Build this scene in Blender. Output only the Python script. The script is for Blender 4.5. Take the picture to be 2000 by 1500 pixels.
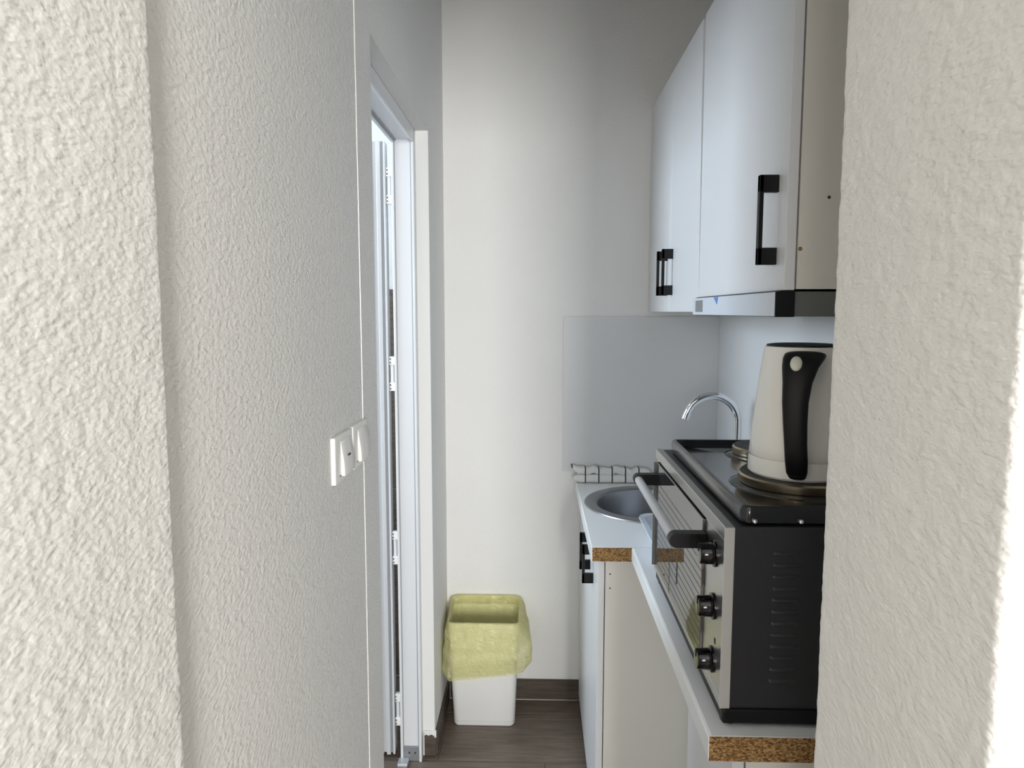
import bpy, bmesh, math, random
import numpy as np
from mathutils import Vector, Matrix

for o in list(bpy.data.objects):
    bpy.data.objects.remove(o)
random.seed(4)
S = bpy.context.scene
C = S.collection
R = math.radians

# ------------------------------------------------------------------ camera
cam = bpy.data.cameras.new('camera')
cam.sensor_fit = 'HORIZONTAL'
cam.sensor_width = 36.0
cam.lens = 36.0 * 1400 / 2000
cam.clip_start = 0.02
camo = bpy.data.objects.new('camera', cam)
camo.location = (0, 0, 1.55)
camo.rotation_euler = (R(90 - 5.8), 0, R(1.84))
C.objects.link(camo)
S.camera = camo

# ------------------------------------------------------------------ light
S.view_settings.view_transform = 'Standard'
S.view_settings.look = 'None'
S.view_settings.exposure = 0.08
S.view_settings.gamma = 1.0
S.view_settings.use_curve_mapping = False
w = bpy.data.worlds.new('sky')
w.use_nodes = True
S.world = w
w.node_tree.nodes['Background'].inputs[0].default_value = (0.80, 0.90, 1.0, 1)
w.node_tree.nodes['Background'].inputs[1].default_value = 1.0


def area(name, loc, rot, sx, sy, power, col):
    l = bpy.data.lights.new(name, 'AREA')
    l.shape = 'RECTANGLE'
    l.size = sx
    l.size_y = sy
    l.energy = power
    l.color = col
    o = bpy.data.objects.new(name, l)
    o.location = loc
    o.rotation_euler = rot
    C.objects.link(o)
    return o


# daylight through the living room window (behind the camera) and the bathroom window
area('room_window_daylight', (0.78, -3.50, 1.55), (R(90), 0, 0), 0.8, 1.5, 270, (1.0, 0.985, 0.95))
area('room_added_window_fill', (-0.90, -3.50, 1.55), (R(90), 0, 0), 0.8, 1.5, 55, (1.0, 0.98, 0.94))  # added fill through an invented left window, brightens kettle and cabinet side
area('bathroom_window_daylight', (-2.20, 1.90, 1.95), (0, R(-90), 0), 0.9, 0.9, 56, (0.76, 0.88, 1.0))

# ------------------------------------------------------------------ materials
MATS = {}


def mat(name, col, rough=0.5, metal=0.0, spec=0.5, coat=0.0, ior=1.5):
    m = bpy.data.materials.new(name)
    m.use_nodes = True
    b = m.node_tree.nodes['Principled BSDF']
    b.inputs['Base Color'].default_value = (*col, 1)
    b.inputs['Roughness'].default_value = rough
    b.inputs['Metallic'].default_value = metal
    b.inputs['Specular IOR Level'].default_value = spec
    b.inputs['Coat Weight'].default_value = coat
    b.inputs['IOR'].default_value = ior
    MATS[name] = m
    return m


def nodes(m):
    return m.node_tree.nodes, m.node_tree.links, m.node_tree.nodes['Principled BSDF']


def noise(m, scale, detail=2.0, rough=0.5, stretch=None, out='Fac', dist=0.0):
    n, l, b = nodes(m)
    g = n.new('ShaderNodeNewGeometry')
    src = g.outputs['Position']
    if stretch:
        mp = n.new('ShaderNodeMapping')
        mp.inputs['Scale'].default_value = stretch
        l.new(src, mp.inputs['Vector'])
        src = mp.outputs[0]
    t = n.new('ShaderNodeTexNoise')
    t.inputs['Scale'].default_value = scale
    t.inputs['Detail'].default_value = detail
    t.inputs['Roughness'].default_value = rough
    t.inputs['Distortion'].default_value = dist
    l.new(src, t.inputs['Vector'])
    return t.outputs[out]


def ramp(m, sock, stops):
    n, l, b = nodes(m)
    r = n.new('ShaderNodeValToRGB')
    while len(r.color_ramp.elements) < len(stops):
        r.color_ramp.elements.new(0.5)
    for e, (p, c) in zip(r.color_ramp.elements, stops):
        e.position = p
        e.color = (*c, 1)
    l.new(sock, r.inputs[0])
    return r.outputs[0]


def bump(m, sock, dist, strength=1.0):
    n, l, b = nodes(m)
    bp = n.new('ShaderNodeBump')
    bp.inputs['Strength'].default_value = strength
    bp.inputs['Distance'].default_value = dist
    l.new(sock, bp.inputs['Height'])
    l.new(bp.outputs[0], b.inputs['Normal'])


def base(m, sock):
    n, l, b = nodes(m)
    l.new(sock, b.inputs['Base Color'])


def plaster(name, c, scale, dist, detail=2.5, stretch=None):
    m = mat(name, c, 0.75, spec=0.25)
    base(m, ramp(m, noise(m, 2.2, 3), [(0.3, tuple(x * 0.965 for x in c)), (0.7, c)]))
    bump(m, noise(m, scale, detail, 0.42, stretch), dist)
    return m


plaster('plaster', (0.80, 0.795, 0.775), 225, 0.0020, 1.8, (1, 0.5, 1))
plaster('plaster_fine', (0.84, 0.835, 0.82), 150, 0.0011)
plaster('ceiling_paint', (0.82, 0.82, 0.81), 90, 0.0006)
mat('reveal_paint', (0.80, 0.80, 0.79), 0.6)
plaster('room_paint', (0.58, 0.56, 0.52), 135, 0.0015)

m = mat('laminate', (0.76, 0.77, 0.785), 0.38)
bump(m, noise(m, 900, 2), 0.00012)
m = mat('carcass', (0.79, 0.77, 0.71), 0.45)
bump(m, noise(m, 900, 2), 0.00012)
mat('worktop_white', (0.88, 0.90, 0.92), 0.28)
m = mat('splash_board', (0.68, 0.69, 0.70), 0.42)
m = mat('chipboard', (0.40, 0.26, 0.13), 0.85)
base(m, ramp(m, noise(m, 190, 4, 0.7, (1, 1, 2.0)),
             [(0.36, (0.045, 0.022, 0.008)), (0.46, (0.22, 0.11, 0.035)), (0.58, (0.44, 0.26, 0.10)), (0.74, (0.62, 0.43, 0.21))]))
bump(m, noise(m, 330, 2), 0.0008)
mat('black_plastic', (0.006, 0.006, 0.007), 0.42, spec=0.25)
mat('black_gloss', (0.006, 0.006, 0.007), 0.12, coat=0.4)
mat('black_enamel', (0.010, 0.011, 0.013), 0.16, coat=0.3)
m = mat('black_sheet', (0.018, 0.018, 0.021), 0.42, spec=0.5)
bump(m, noise(m, 700, 2), 0.0004)
mat('steel', (0.52, 0.51, 0.49), 0.30, metal=1.0)
mat('steel_edge', (0.66, 0.65, 0.64), 0.42, metal=0.6)
mat('silver_paint', (0.60, 0.62, 0.65), 0.32, metal=0.55)
mat('sink_steel', (0.34, 0.345, 0.36), 0.36, metal=1.0)
mat('chrome', (0.80, 0.81, 0.83), 0.05, metal=1.0)
mat('knob_chrome', (0.045, 0.045, 0.048), 0.09, metal=1.0)
m = mat('plate_ring', (0.46, 0.38, 0.27), 0.30, metal=1.0)
mat('plate_iron', (0.02, 0.019, 0.018), 0.55)
mat('oven_glass', (0.030, 0.030, 0.030), 0.025, spec=1.0, ior=2.3)
mat('oven_line', (0.03, 0.03, 0.03), 0.4)
mat('hood_grey', (0.17, 0.175, 0.17), 0.4, metal=0.3)
mat('hood_front', (0.66, 0.72, 0.80), 0.3)
mat('sticker_grey', (0.22, 0.225, 0.23), 0.5)
mat('tape_blue', (0.08, 0.23, 0.62), 0.5)
mat('kettle_white', (0.88, 0.86, 0.80), 0.28)
mat('button_cream', (0.72, 0.72, 0.62), 0.35)
mat('bin_white', (0.90, 0.90, 0.89), 0.42)
m = MATS['bin_white']
n, l, b = nodes(m)
tl = n.new('ShaderNodeBsdfTranslucent'); tl.inputs[0].default_value = (0.92, 0.92, 0.90, 1)
m1 = n.new('ShaderNodeMixShader'); m1.inputs[0].default_value = 0.15
l.new(b.outputs[0], m1.inputs[1]); l.new(tl.outputs[0], m1.inputs[2])
l.new(m1.outputs[0], n['Material Output'].inputs[0])
mat('bin_line', (0.60, 0.68, 0.70), 0.5)
mat('switch_white', (0.82, 0.815, 0.79), 0.25)
mat('door_white', (0.70, 0.71, 0.73), 0.32)
mat('seal_grey', (0.33, 0.345, 0.37), 0.5)
mat('bracket_grey', (0.30, 0.31, 0.33), 0.45, metal=0.5)
mat('hole_dark', (0.05, 0.045, 0.04), 0.7)
mat('brass', (0.45, 0.33, 0.14), 0.35, metal=1.0)
mat('grout', (0.58, 0.56, 0.52), 0.8)
mat('grout_dark', (0.10, 0.085, 0.07), 0.85)
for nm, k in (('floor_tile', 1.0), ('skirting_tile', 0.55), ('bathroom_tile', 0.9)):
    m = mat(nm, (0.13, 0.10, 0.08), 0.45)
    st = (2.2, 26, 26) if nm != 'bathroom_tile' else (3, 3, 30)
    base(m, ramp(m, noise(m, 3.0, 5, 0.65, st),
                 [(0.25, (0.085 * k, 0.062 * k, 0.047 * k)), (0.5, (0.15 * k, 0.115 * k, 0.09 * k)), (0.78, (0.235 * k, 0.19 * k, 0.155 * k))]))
    bump(m, noise(m, 3.0, 4, 0.6, st), 0.0004)

# folded check towel
m = mat('check_towel', (0.75, 0.75, 0.74), 0.9)
n, l, b = nodes(m)
g = n.new('ShaderNodeNewGeometry')
sp = n.new('ShaderNodeSeparateXYZ')
l.new(g.outputs['Position'], sp.inputs[0])


def line_mask(sock, pitch, off, width):
    a = n.new('ShaderNodeMath'); a.operation = 'ADD'; a.inputs[1].default_value = off
    l.new(sock, a.inputs[0])
    d = n.new('ShaderNodeMath'); d.operation = 'DIVIDE'; d.inputs[1].default_value = pitch
    l.new(a.outputs[0], d.inputs[0])
    f = n.new('ShaderNodeMath'); f.operation = 'FRACT'
    l.new(d.outputs[0], f.inputs[0])
    c = n.new('ShaderNodeMath'); c.operation = 'LESS_THAN'; c.inputs[1].default_value = width
    l.new(f.outputs[0], c.inputs[0])
    return c.outputs[0]


mx = n.new('ShaderNodeMath'); mx.operation = 'MAXIMUM'
l.new(line_mask(sp.outputs[0], 0.0505, 0.012, 0.10), mx.inputs[0])
l.new(line_mask(sp.outputs[1], 0.046, 0.014, 0.09), mx.inputs[1])
mz = n.new('ShaderNodeMath'); mz.operation = 'MAXIMUM'
l.new(mx.outputs[0], mz.inputs[0]); mz.inputs[1].default_value = 0.0
mx = mz
fine = n.new('ShaderNodeMath'); fine.operation = 'MULTIPLY'; fine.inputs[1].default_value = 0.16
l.new(line_mask(sp.outputs[0], 0.0046, 0.0, 0.40), fine.inputs[0])
mx2 = n.new('ShaderNodeMath'); mx2.operation = 'MAXIMUM'
l.new(mx.outputs[0], mx2.inputs[0]); l.new(fine.outputs[0], mx2.inputs[1])
base(m, ramp(m, mx2.outputs[0], [(0.0, (0.82, 0.82, 0.80)), (1.0, (0.06, 0.06, 0.065))]))
bump(m, noise(m, 500, 2), 0.001)

# thin yellow bin liner: scatters and lets light through
m = mat('bin_liner', (0.98, 0.95, 0.52), 0.14)
n, l, b = nodes(m)
b.inputs['Specular IOR Level'].default_value = 0.6
bump(m, noise(m, 38, 4, 0.62, (1.0, 1.0, 0.7), dist=1.2), 0.012, 1.0)
tl = n.new('ShaderNodeBsdfTranslucent'); tl.inputs[0].default_value = (0.98, 0.95, 0.55, 1)
tp = n.new('ShaderNodeBsdfTransparent'); tp.inputs[0].default_value = (0.99, 0.975, 0.74, 1)
m1 = n.new('ShaderNodeMixShader'); m1.inputs[0].default_value = 0.45
m2 = n.new('ShaderNodeMixShader'); m2.inputs[0].default_value = 0.46
l.new(b.outputs[0], m1.inputs[1]); l.new(tl.outputs[0], m1.inputs[2])
l.new(m1.outputs[0], m2.inputs[1]); l.new(tp.outputs[0], m2.inputs[2])
gl = n.new('ShaderNodeBsdfGlossy'); gl.inputs['Roughness'].default_value = 0.17
bpn = [q for q in n if q.type == 'BUMP'][0]
l.new(bpn.outputs[0], gl.inputs['Normal'])
lw = n.new('ShaderNodeLayerWeight'); lw.inputs['Blend'].default_value = 0.25
l.new(bpn.outputs[0], lw.inputs['Normal'])
fr = n.new('ShaderNodeMapRange'); fr.inputs['To Min'].default_value = 0.05; fr.inputs['To Max'].default_value = 0.30
l.new(lw.outputs['Facing'], fr.inputs['Value'])
m3 = n.new('ShaderNodeMixShader')
l.new(fr.outputs[0], m3.inputs[0]); l.new(m2.outputs[0], m3.inputs[1]); l.new(gl.outputs[0], m3.inputs[2])
l.new(m3.outputs[0], n['Material Output'].inputs[0])

# clear plastic
m = mat('clear_plastic', (0.86, 0.92, 0.98), 0.12)
n, l, b = nodes(m)
tp = n.new('ShaderNodeBsdfTransparent'); tp.inputs[0].default_value = (0.93, 0.96, 0.99, 1)
m2 = n.new('ShaderNodeMixShader'); m2.inputs[0].default_value = 0.48
l.new(b.outputs[0], m2.inputs[1]); l.new(tp.outputs[0], m2.inputs[2])
l.new(m2.outputs[0], n['Material Output'].inputs[0])

# window panes
m = mat('window_pane', (0.9, 0.95, 1), 0.02)
n, l, b = nodes(m)
tp = n.new('ShaderNodeBsdfTransparent')
m2 = n.new('ShaderNodeMixShader'); m2.inputs[0].default_value = 0.93
l.new(b.outputs[0], m2.inputs[1]); l.new(tp.outputs[0], m2.inputs[2])
l.new(m2.outputs[0], n['Material Output'].inputs[0])

# ------------------------------------------------------------------ helpers
ORG = {}


class MB:
    """collects verts and faces in world coordinates; build() links ONE mesh object"""

    def __init__(s):
        s.v = []
        s.f = []

    def add(s, vs, fs):
        k = len(s.v)
        s.v += [tuple(p) for p in vs]
        s.f += [tuple(i + k for i in q) for q in fs]
        return s

    def box(s, x0, x1, y0, y1, z0, z1, bev=0.0, seg=2):
        bm = bmesh.new()
        bmesh.ops.create_cube(bm, size=1)
        for v in bm.verts:
            v.co = ((x0 + x1) / 2 + v.co.x * (x1 - x0), (y0 + y1) / 2 + v.co.y * (y1 - y0), (z0 + z1) / 2 + v.co.z * (z1 - z0))
        if bev:
            bmesh.ops.bevel(bm, geom=list(bm.edges), offset=bev, segments=seg, profile=0.5, affect='EDGES')
        s.bm(bm)
        return s

    def bm(s, bm):
        bm.verts.index_update()
        s.add([v.co[:] for v in bm.verts], [[v.index for v in f.verts] for f in bm.faces])
        bm.free()
        return s

    def loft(s, rings, caps=True, closed=True):
        n = len(rings[0])
        vs = [p for r in rings for p in r]
        fs = []
        for a in range(len(rings) - 1):
            for i in range(n if closed else n - 1):
                j = (i + 1) % n
                fs.append((a * n + i, a * n + j, (a + 1) * n + j, (a + 1) * n + i))
        if caps:
            fs.append(tuple(range(n))[::-1])
            fs.append(tuple((len(rings) - 1) * n + i for i in range(n)))
        return s.add(vs, fs)

    def lathe(s, cx, cy, prof, n=48, caps=False):
        rings = [[(cx + r * math.cos(2 * math.pi * i / n), cy + r * math.sin(2 * math.pi * i / n), z) for i in range(n)] for r, z in prof]
        return s.loft(rings, caps)

    def tube(s, pts, r, n=14, caps=True):
        pts = [Vector(p) for p in pts]
        rs = r if isinstance(r, (list, tuple)) else [r] * len(pts)
        up = Vector((0.123, 0.37, 0.91)).normalized()
        rings = []
        for i, p in enumerate(pts):
            t = (pts[min(i + 1, len(pts) - 1)] - pts[max(i - 1, 0)]).normalized()
            a = (up - t * up.dot(t)).normalized()
            c = t.cross(a)
            up = a
            rings.append([p + (a * math.cos(2 * math.pi * k / n) + c * math.sin(2 * math.pi * k / n)) * rs[i] for k in range(n)])
        return s.loft(rings, caps)

    def build(s, name, material, parent=None, smooth=False, angle=40):
        me = bpy.data.meshes.new(name)
        o = bpy.data.objects.new(name, me)
        org = Vector((0, 0, 0))
        if parent is not None:
            org = ORG.get(parent, Vector((0, 0, 0)))
            o.parent = parent
        elif s.v:
            a = np.array(s.v)
            org = Vector(((a[:, 0].min() + a[:, 0].max()) / 2, (a[:, 1].min() + a[:, 1].max()) / 2, a[:, 2].min()))
            o.location = org
        ORG[o] = org
        me.from_pydata([(p[0] - org.x, p[1] - org.y, p[2] - org.z) for p in s.v], [], s.f)
        bm = bmesh.new()
        bm.from_mesh(me)
        bmesh.ops.recalc_face_normals(bm, faces=bm.faces)
        if smooth:
            ca = R(angle)
            for f in bm.faces:
                f.smooth = True
            for e in bm.edges:
                if len(e.link_faces) == 2 and e.calc_face_angle(0) > ca:
                    e.smooth = False
        bm.to_mesh(me)
        bm.free()
        me.materials.append(MATS[material])
        C.objects.link(o)
        return o


def thing(name, loc, label, cat, group=None):
    o = bpy.data.objects.new(name, None)
    o.empty_display_size = 0.05
    o.location = loc
    C.objects.link(o)
    ORG[o] = Vector(loc)
    o['label'] = label
    o['category'] = cat
    if group:
        o['group'] = group
    return o


def tag(o, label, cat, group=None):
    o['label'] = label
    o['category'] = cat
    if group:
        o['group'] = group
    return o


def struct(o, label=None):
    o['kind'] = 'structure'
    if label:
        o['label'] = label
    return o


def sempty(name, loc, label):
    o = bpy.data.objects.new(name, None)
    o.empty_display_size = 0.05
    o.location = loc
    C.objects.link(o)
    ORG[o] = Vector(loc)
    return struct(o, label)


def rrect(cx, cy, z, w, d, r, n=8):
    """rounded rectangle ring, 4*n points"""
    out = []
    for q, (sx, sy) in enumerate(((1, 1), (-1, 1), (-1, -1), (1, -1))):
        for k in range(n):
            a = math.pi / 2 * (q + k / (n - 1))
            out.append((cx + sx * (w / 2 - r) + r * math.cos(a), cy + sy * (d / 2 - r) + r * math.sin(a), z))
    return out


def vnoise(p, scale, seed=0):
    """value noise for an (n,3) array"""
    p = p * scale
    i = np.floor(p).astype(np.int64)
    f = p - i
    f = f * f * (3 - 2 * f)

    def h(a, b, c):
        x = (a * 374761393 + b * 668265263 + c * 2147483647 + seed * 974634777) & 0xffffffff
        x = ((x ^ (x >> 13)) * 1274126177) & 0xffffffff
        x = x ^ (x >> 16)
        return (x & 0xffff) / 65535.0
    r = 0
    for dx in (0, 1):
        for dy in (0, 1):
            for dz in (0, 1):
                wgt = (f[:, 0] if dx else 1 - f[:, 0]) * (f[:, 1] if dy else 1 - f[:, 1]) * (f[:, 2] if dz else 1 - f[:, 2])
                r = r + wgt * h(i[:, 0] + dx, i[:, 1] + dy, i[:, 2] + dz)
    return r - 0.5


# ------------------------------------------------------------------ dimensions
XL, XR, YB, ZC = -0.345, 0.70, 2.735, 2.85      # kitchen niche: left wall, right wall, back wall, ceiling
ZT = 0.90                                       # worktop height
DY0, DY1, DZ = 1.545, 2.360, 2.125              # bathroom doorway in the left wall
WX = -0.465                                     # bathroom face of the left wall
BX, BY0, BY1 = -2.05, 0.60, 2.90                # bathroom
RX0, RX1, RY0 = -2.05, 2.30, -3.40              # living room behind the camera


def rough_wall(name, prof, z0, z1, dz, amp, label):
    """wall with a thick uneven plaster coat: closed plan outline (dense where near), extruded and pushed by noise"""
    P = np.array(prof)
    nz = int((z1 - z0) / dz)
    n = len(P)
    z = np.linspace(z0, z1, nz + 1)
    d = np.roll(P, -1, 0) - np.roll(P, 1, 0)
    d /= np.linalg.norm(d, axis=1)[:, None] + 1e-9
    nrm = np.stack([d[:, 1], -d[:, 0]], 1)
    V = np.zeros((nz + 1, n, 3))
    V[:, :, :2] = P[None]
    V[:, :, 2] = z[:, None]
    F = V.reshape(-1, 3)
    G = F * np.array((1, 0.5, 1))
    h = vnoise(G, 160) + 0.6 * vnoise(G, 80, 3) + 1.1 * vnoise(F, 9, 5)
    V[:, :, :2] += nrm[None] * (h.reshape(nz + 1, n, 1) * amp)
    V = V.reshape(-1, 3)
    a = np.arange(nz)[:, None] * n + np.arange(n)[None]
    b_ = np.arange(nz)[:, None] * n + (np.arange(n)[None] + 1) % n
    Q = np.stack([a, b_, b_ + n, a + n], -1).reshape(-1, 4)
    me = bpy.data.meshes.new(name)
    me.from_pydata(V.tolist(), [], Q.tolist() + [list(range(n))[::-1], [nz * n + i for i in range(n)]])
    me.polygons.foreach_set('use_smooth', [True] * len(me.polygons))
    me.materials.append(MATS['plaster'])
    o = bpy.data.objects.new(name, me)
    C.objects.link(o)
    return struct(o, label)


def seg(a, b_, step):
    L = math.dist(a, b_)
    k = max(1, int(L / step))
    return [(a[0] + (b_[0] - a[0]) * i / k, a[1] + (b_[1] - a[1]) * i / k) for i in range(k)]


def corner(cx, cy, r, a0, a1, n=4):
    return [(cx + r * math.cos(R(a0 + (a1 - a0) * i / n)), cy + r * math.sin(R(a0 + (a1 - a0) * i / n))) for i in range(n + 1)]


# ------------------------------------------------------------------ room shell
# end of the wall on the left of the opening (plan, counter-clockwise)
jx, y0, y1 = -0.3235, 0.36, 0.619
p = seg((RX0 - 0.1, y0), (jx - 0.10, y0), 0.5) + seg((jx - 0.10, y0), (jx - 0.012, y0), 0.003)
p += corner(jx - 0.012, y0 + 0.012, 0.012, -90, 0, 5) + seg((jx, y0 + 0.014), (jx, y1 - 0.010), 0.0028)
p += corner(jx - 0.007, y1 - 0.007, 0.007, 0, 90, 4) + seg((jx - 0.009, y1), (jx - 0.05, y1), 0.003) + seg((jx - 0.05, y1), (RX0 - 0.1, y1), 0.5)
rough_wall('wall_near_left', p, 0, ZC, 0.0036, 0.0012, 'white rough plastered wall end at the left edge of the picture')
# end of the wall on the right
jx, y0, y1 = 0.300, 0.450, 0.737
p = seg((RX1 + 0.1, y0), (jx + 0.12, y0), 0.5) + seg((jx + 0.12, y0), (jx + 0.010, y0), 0.003)
p += corner(jx + 0.010, y0 + 0.010, 0.010, 270, 180, 5) + seg((jx, y0 + 0.012), (jx, y1 - 0.009), 0.0028)
p += corner(jx + 0.007, y1 - 0.007, 0.007, 180, 90, 4) + seg((jx + 0.009, y1), (jx + 0.05, y1), 0.003) + seg((jx + 0.05, y1), (RX1 + 0.1, y1), 0.5)
rough_wall('wall_near_right', p[::-1], 0, ZC, 0.0036, 0.0012, 'white rough plastered wall end at the right edge of the picture')
struct(MB().box(-0.345, 0.32, 0.44, 0.62, 2.20, ZC).build('wall_lintel', 'plaster'), 'white plastered lintel over the opening')

# left wall with the doorway
o = MB()
o.box(WX, XL, 0.60, DY0, 0, ZC)
o.box(WX, XL, DY1, YB + 0.12, 0, ZC)
o.box(WX, XL, DY0, DY1, DZ, ZC)
struct(o.build('wall_left', 'plaster'), 'white rough plastered wall with two switches and a doorway')
struct(MB().box(XL, XR + 0.12, YB, YB + 0.12, 0, ZC).build('wall_back', 'plaster_fine'), 'smooth white wall at the end of the kitchen niche')
struct(MB().box(XR, XR + 0.12, 0.70, YB, 0, ZC).build('wall_right', 'plaster_fine'), 'white wall behind the kitchen units')
struct(MB().box(RX0 - 0.1, RX1 + 0.1, RY0 - 0.1, BY1 + 0.1, ZC, ZC + 0.1).build('ceiling', 'ceiling_paint'), 'white ceiling')

# floor: slab in grout colour, wood-look tiles as pieces
fl = struct(MB().box(RX0 - 0.1, RX1 + 0.1, RY0 - 0.1, BY1 + 0.1, -0.10, -0.0012).build('floor', 'grout_dark'), 'brown wood-look tile floor')
TW, TD, GAP = 0.90, 0.30, 0.004
tile_me = None
row = 0
y = 2.628
rows = []
rows.append((2.632, YB + 0.01))
while y > RY0:
    rows.append((y - TD + GAP, y))
    y -= TD
for ri, (ya, yb) in enumerate(rows):
    x = RX0 - 0.45 + (ri * 0.37) % 0.9
    while x < RX1:
        xa, xb = max(x, RX0), min(x + TW - GAP, RX1)
        if xb - xa > 0.02 and (ya > 0.55 or True):
            if yb > 0.7 and xa > XR:
                pass
            else:
                if yb > 0.74:
                    xb = min(xb, XR)
                tl_ = MB().box(xa, xb, ya, yb, -0.0012, 0.0).build('floor_tile', 'floor_tile', fl)
        x += TW

# skirting tiles
bb = struct(MB().box(XL + 0.002, 0.17, YB - 0.0035, YB, 0.0, 0.006).build('baseboard_back', 'grout'), 'brown tile skirting on the back wall')
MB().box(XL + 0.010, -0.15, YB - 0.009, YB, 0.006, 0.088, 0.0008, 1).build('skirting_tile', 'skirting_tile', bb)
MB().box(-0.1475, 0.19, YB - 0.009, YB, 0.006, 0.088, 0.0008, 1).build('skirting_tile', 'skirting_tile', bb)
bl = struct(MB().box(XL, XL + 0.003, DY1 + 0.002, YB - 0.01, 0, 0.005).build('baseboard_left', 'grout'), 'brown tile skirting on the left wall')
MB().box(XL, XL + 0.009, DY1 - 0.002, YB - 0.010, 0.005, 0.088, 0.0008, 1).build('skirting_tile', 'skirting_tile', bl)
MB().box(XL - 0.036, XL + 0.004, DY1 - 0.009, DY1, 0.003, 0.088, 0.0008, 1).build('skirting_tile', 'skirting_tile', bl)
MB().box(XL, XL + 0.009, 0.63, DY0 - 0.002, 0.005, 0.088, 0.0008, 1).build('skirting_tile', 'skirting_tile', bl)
o = MB()
for k in range(7):      # ragged plaster edge over the end of the skirting
    xx = XL - 0.037 + k * 0.006
    hh = 0.082 - random.random() * 0.012
    o.box(xx, xx + 0.0062, DY1 - 0.0105, DY1, hh, 0.096, 0.0015, 1)
o.build('plaster_edge', 'reveal_paint', bl)

# smooth reveal of the doorway on the hinge side
t1 = struct(MB().box(XL - 0.041, XL - 0.0005, DY1 - 0.004, DY1 + 0.001, 0.088, DZ).build('trim_2', 'reveal_paint'), 'smooth white door reveal')
# thin raised bead running down the left wall beside the switches
pts = [(XL + 0.0008, 1.400 + 0.012 * math.sin(z * 1.1) + random.uniform(-.0006, .0006), z) for z in np.linspace(0.0, ZC, 90)]
struct(MB().tube(pts, 0.0011, 6).build('trim_1', 'switch_white', None, True), 'thin raised white line down the left wall')

# living room behind the camera
struct(MB().box(RX0 - 0.1, RX0, RY0, 0.36, 0, ZC).build('wall_room_left', 'room_paint'), 'beige living room wall')
struct(MB().box(RX1, RX1 + 0.1, RY0, 0.46, 0, ZC).build('wall_room_right', 'room_paint'), 'beige living room wall')


def windowed(name, axis, c0, c1, a0, a1, b0, b1, z0, z1, label):
    o = MB()

    def bx(p0, p1, q0, q1):
        if axis == 'y':
            o.box(p0, p1, c0, c1, q0, q1)
        else:
            o.box(c0, c1, p0, p1, q0, q1)
    bx(a0, b0, 0, ZC)
    bx(b1, a1, 0, ZC)
    bx(b0, b1, 0, z0)
    bx(b0, b1, z1, ZC)
    return struct(o.build(name, 'plaster'), label)


o = MB()
WINS = ((-1.30, -0.50), (0.38, 1.18))  # left opening is made up, unseen, to let the added fill in
for a, b_ in ((RX0 - 0.1, WINS[0][0]), (WINS[0][1], WINS[1][0]), (WINS[1][1], RX1 + 0.1)):
    o.box(a, b_, RY0 - 0.1, RY0, 0, ZC)
for a, b_ in WINS:
    o.box(a, b_, RY0 - 0.1, RY0, 0, 0.80)
    o.box(a, b_, RY0 - 0.1, RY0, 2.30, ZC)
struct(o.build('wall_room_back', 'room_paint'), 'beige living room wall with one window and a second one added for fill light')
for k, (a, b_) in enumerate(WINS):
    wn = sempty('window_%d' % (k + 1), ((a + b_) / 2, RY0 - 0.05, 0.80), 'white framed living room window (the left one is added for fill light)')
    o = MB()
    for p_, q_, c_, d_ in ((a, b_, 0.80, 0.85), (a, b_, 2.25, 2.30), (a, a + 0.05, 0.85, 2.25), (b_ - 0.05, b_, 0.85, 2.25)):
        o.box(p_, q_, RY0 - 0.07, RY0 - 0.03, c_, d_)
    o.build('window_frame', 'door_white', wn)
    MB().box(a + 0.05, b_ - 0.05, RY0 - 0.052, RY0 - 0.048, 0.85, 2.25).build('pane', 'window_pane', wn)

# bathroom behind the doorway
windowed('wall_bathroom_left', 'x', BX - 0.1, BX, BY0, BY1 + 0.1, 1.45, 2.35, 1.50, 2.40, 'white bathroom wall with a window')
wn = sempty('window_3', (BX - 0.05, 1.90, 1.50), 'white framed bathroom window')
o = MB()
for a, b_, c_, d_ in ((1.45, 2.35, 1.50, 1.55), (1.45, 2.35, 2.35, 2.40), (1.45, 1.50, 1.55, 2.35), (2.30, 2.35, 1.55, 2.35)):
    o.box(BX - 0.07, BX - 0.03, a, b_, c_, d_)
o.build('window_frame', 'door_white', wn)
MB().box(BX - 0.052, BX - 0.048, 1.50, 2.30, 1.55, 2.35).build('pane', 'window_pane', wn)
wb = struct(MB().box(BX, WX, BY1, BY1 + 0.1, 0, ZC).build('wall_bathroom_back', 'plaster_fine'), 'bathroom wall with brown tiles below and white above')
for cidx in range(3):
    xa = WX - 0.003 - (cidx + 1) * 0.52
    for k in range(4):
        za = 0.010 + k * 0.4075
        MB().box(max(xa, BX), xa + 0.5175, BY1 - 0.009, BY1, za, za + 0.4050, 0.0008, 1).build('wall_tile', 'bathroom_tile', wb)

# ------------------------------------------------------------------ door
dr = sempty('door_1', (-0.42, DY1, 0), 'white framed bathroom door standing open into the bathroom')
fx0, fx1 = -0.460, XL - 0.041
o = MB()
o.box(fx0 + 0.008, fx1 - 0.008, DY1 - 0.030, DY1, 0.052, DZ - 0.030, 0.001, 1)
o.box(fx1 - 0.009, fx1, DY1 - 0.040, DY1, 0.0, DZ - 0.002, 0.002)
o.box(fx0, fx0 + 0.009, DY1 - 0.036, DY1, 0.0, DZ - 0.002, 0.002)
o.build('frame_jamb', 'door_white', dr)
o = MB()
o.box(fx1 - 0.0135, fx1 - 0.0095, DY1 - 0.033, DY1 - 0.028, 0.05, DZ - 0.03)
o.box(fx0 + 0.0095, fx0 + 0.0115, DY1 - 0.032, DY1 - 0.028, 0.05, DZ - 0.03)
o.build('seal', 'seal_grey', dr)
o = MB()
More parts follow.
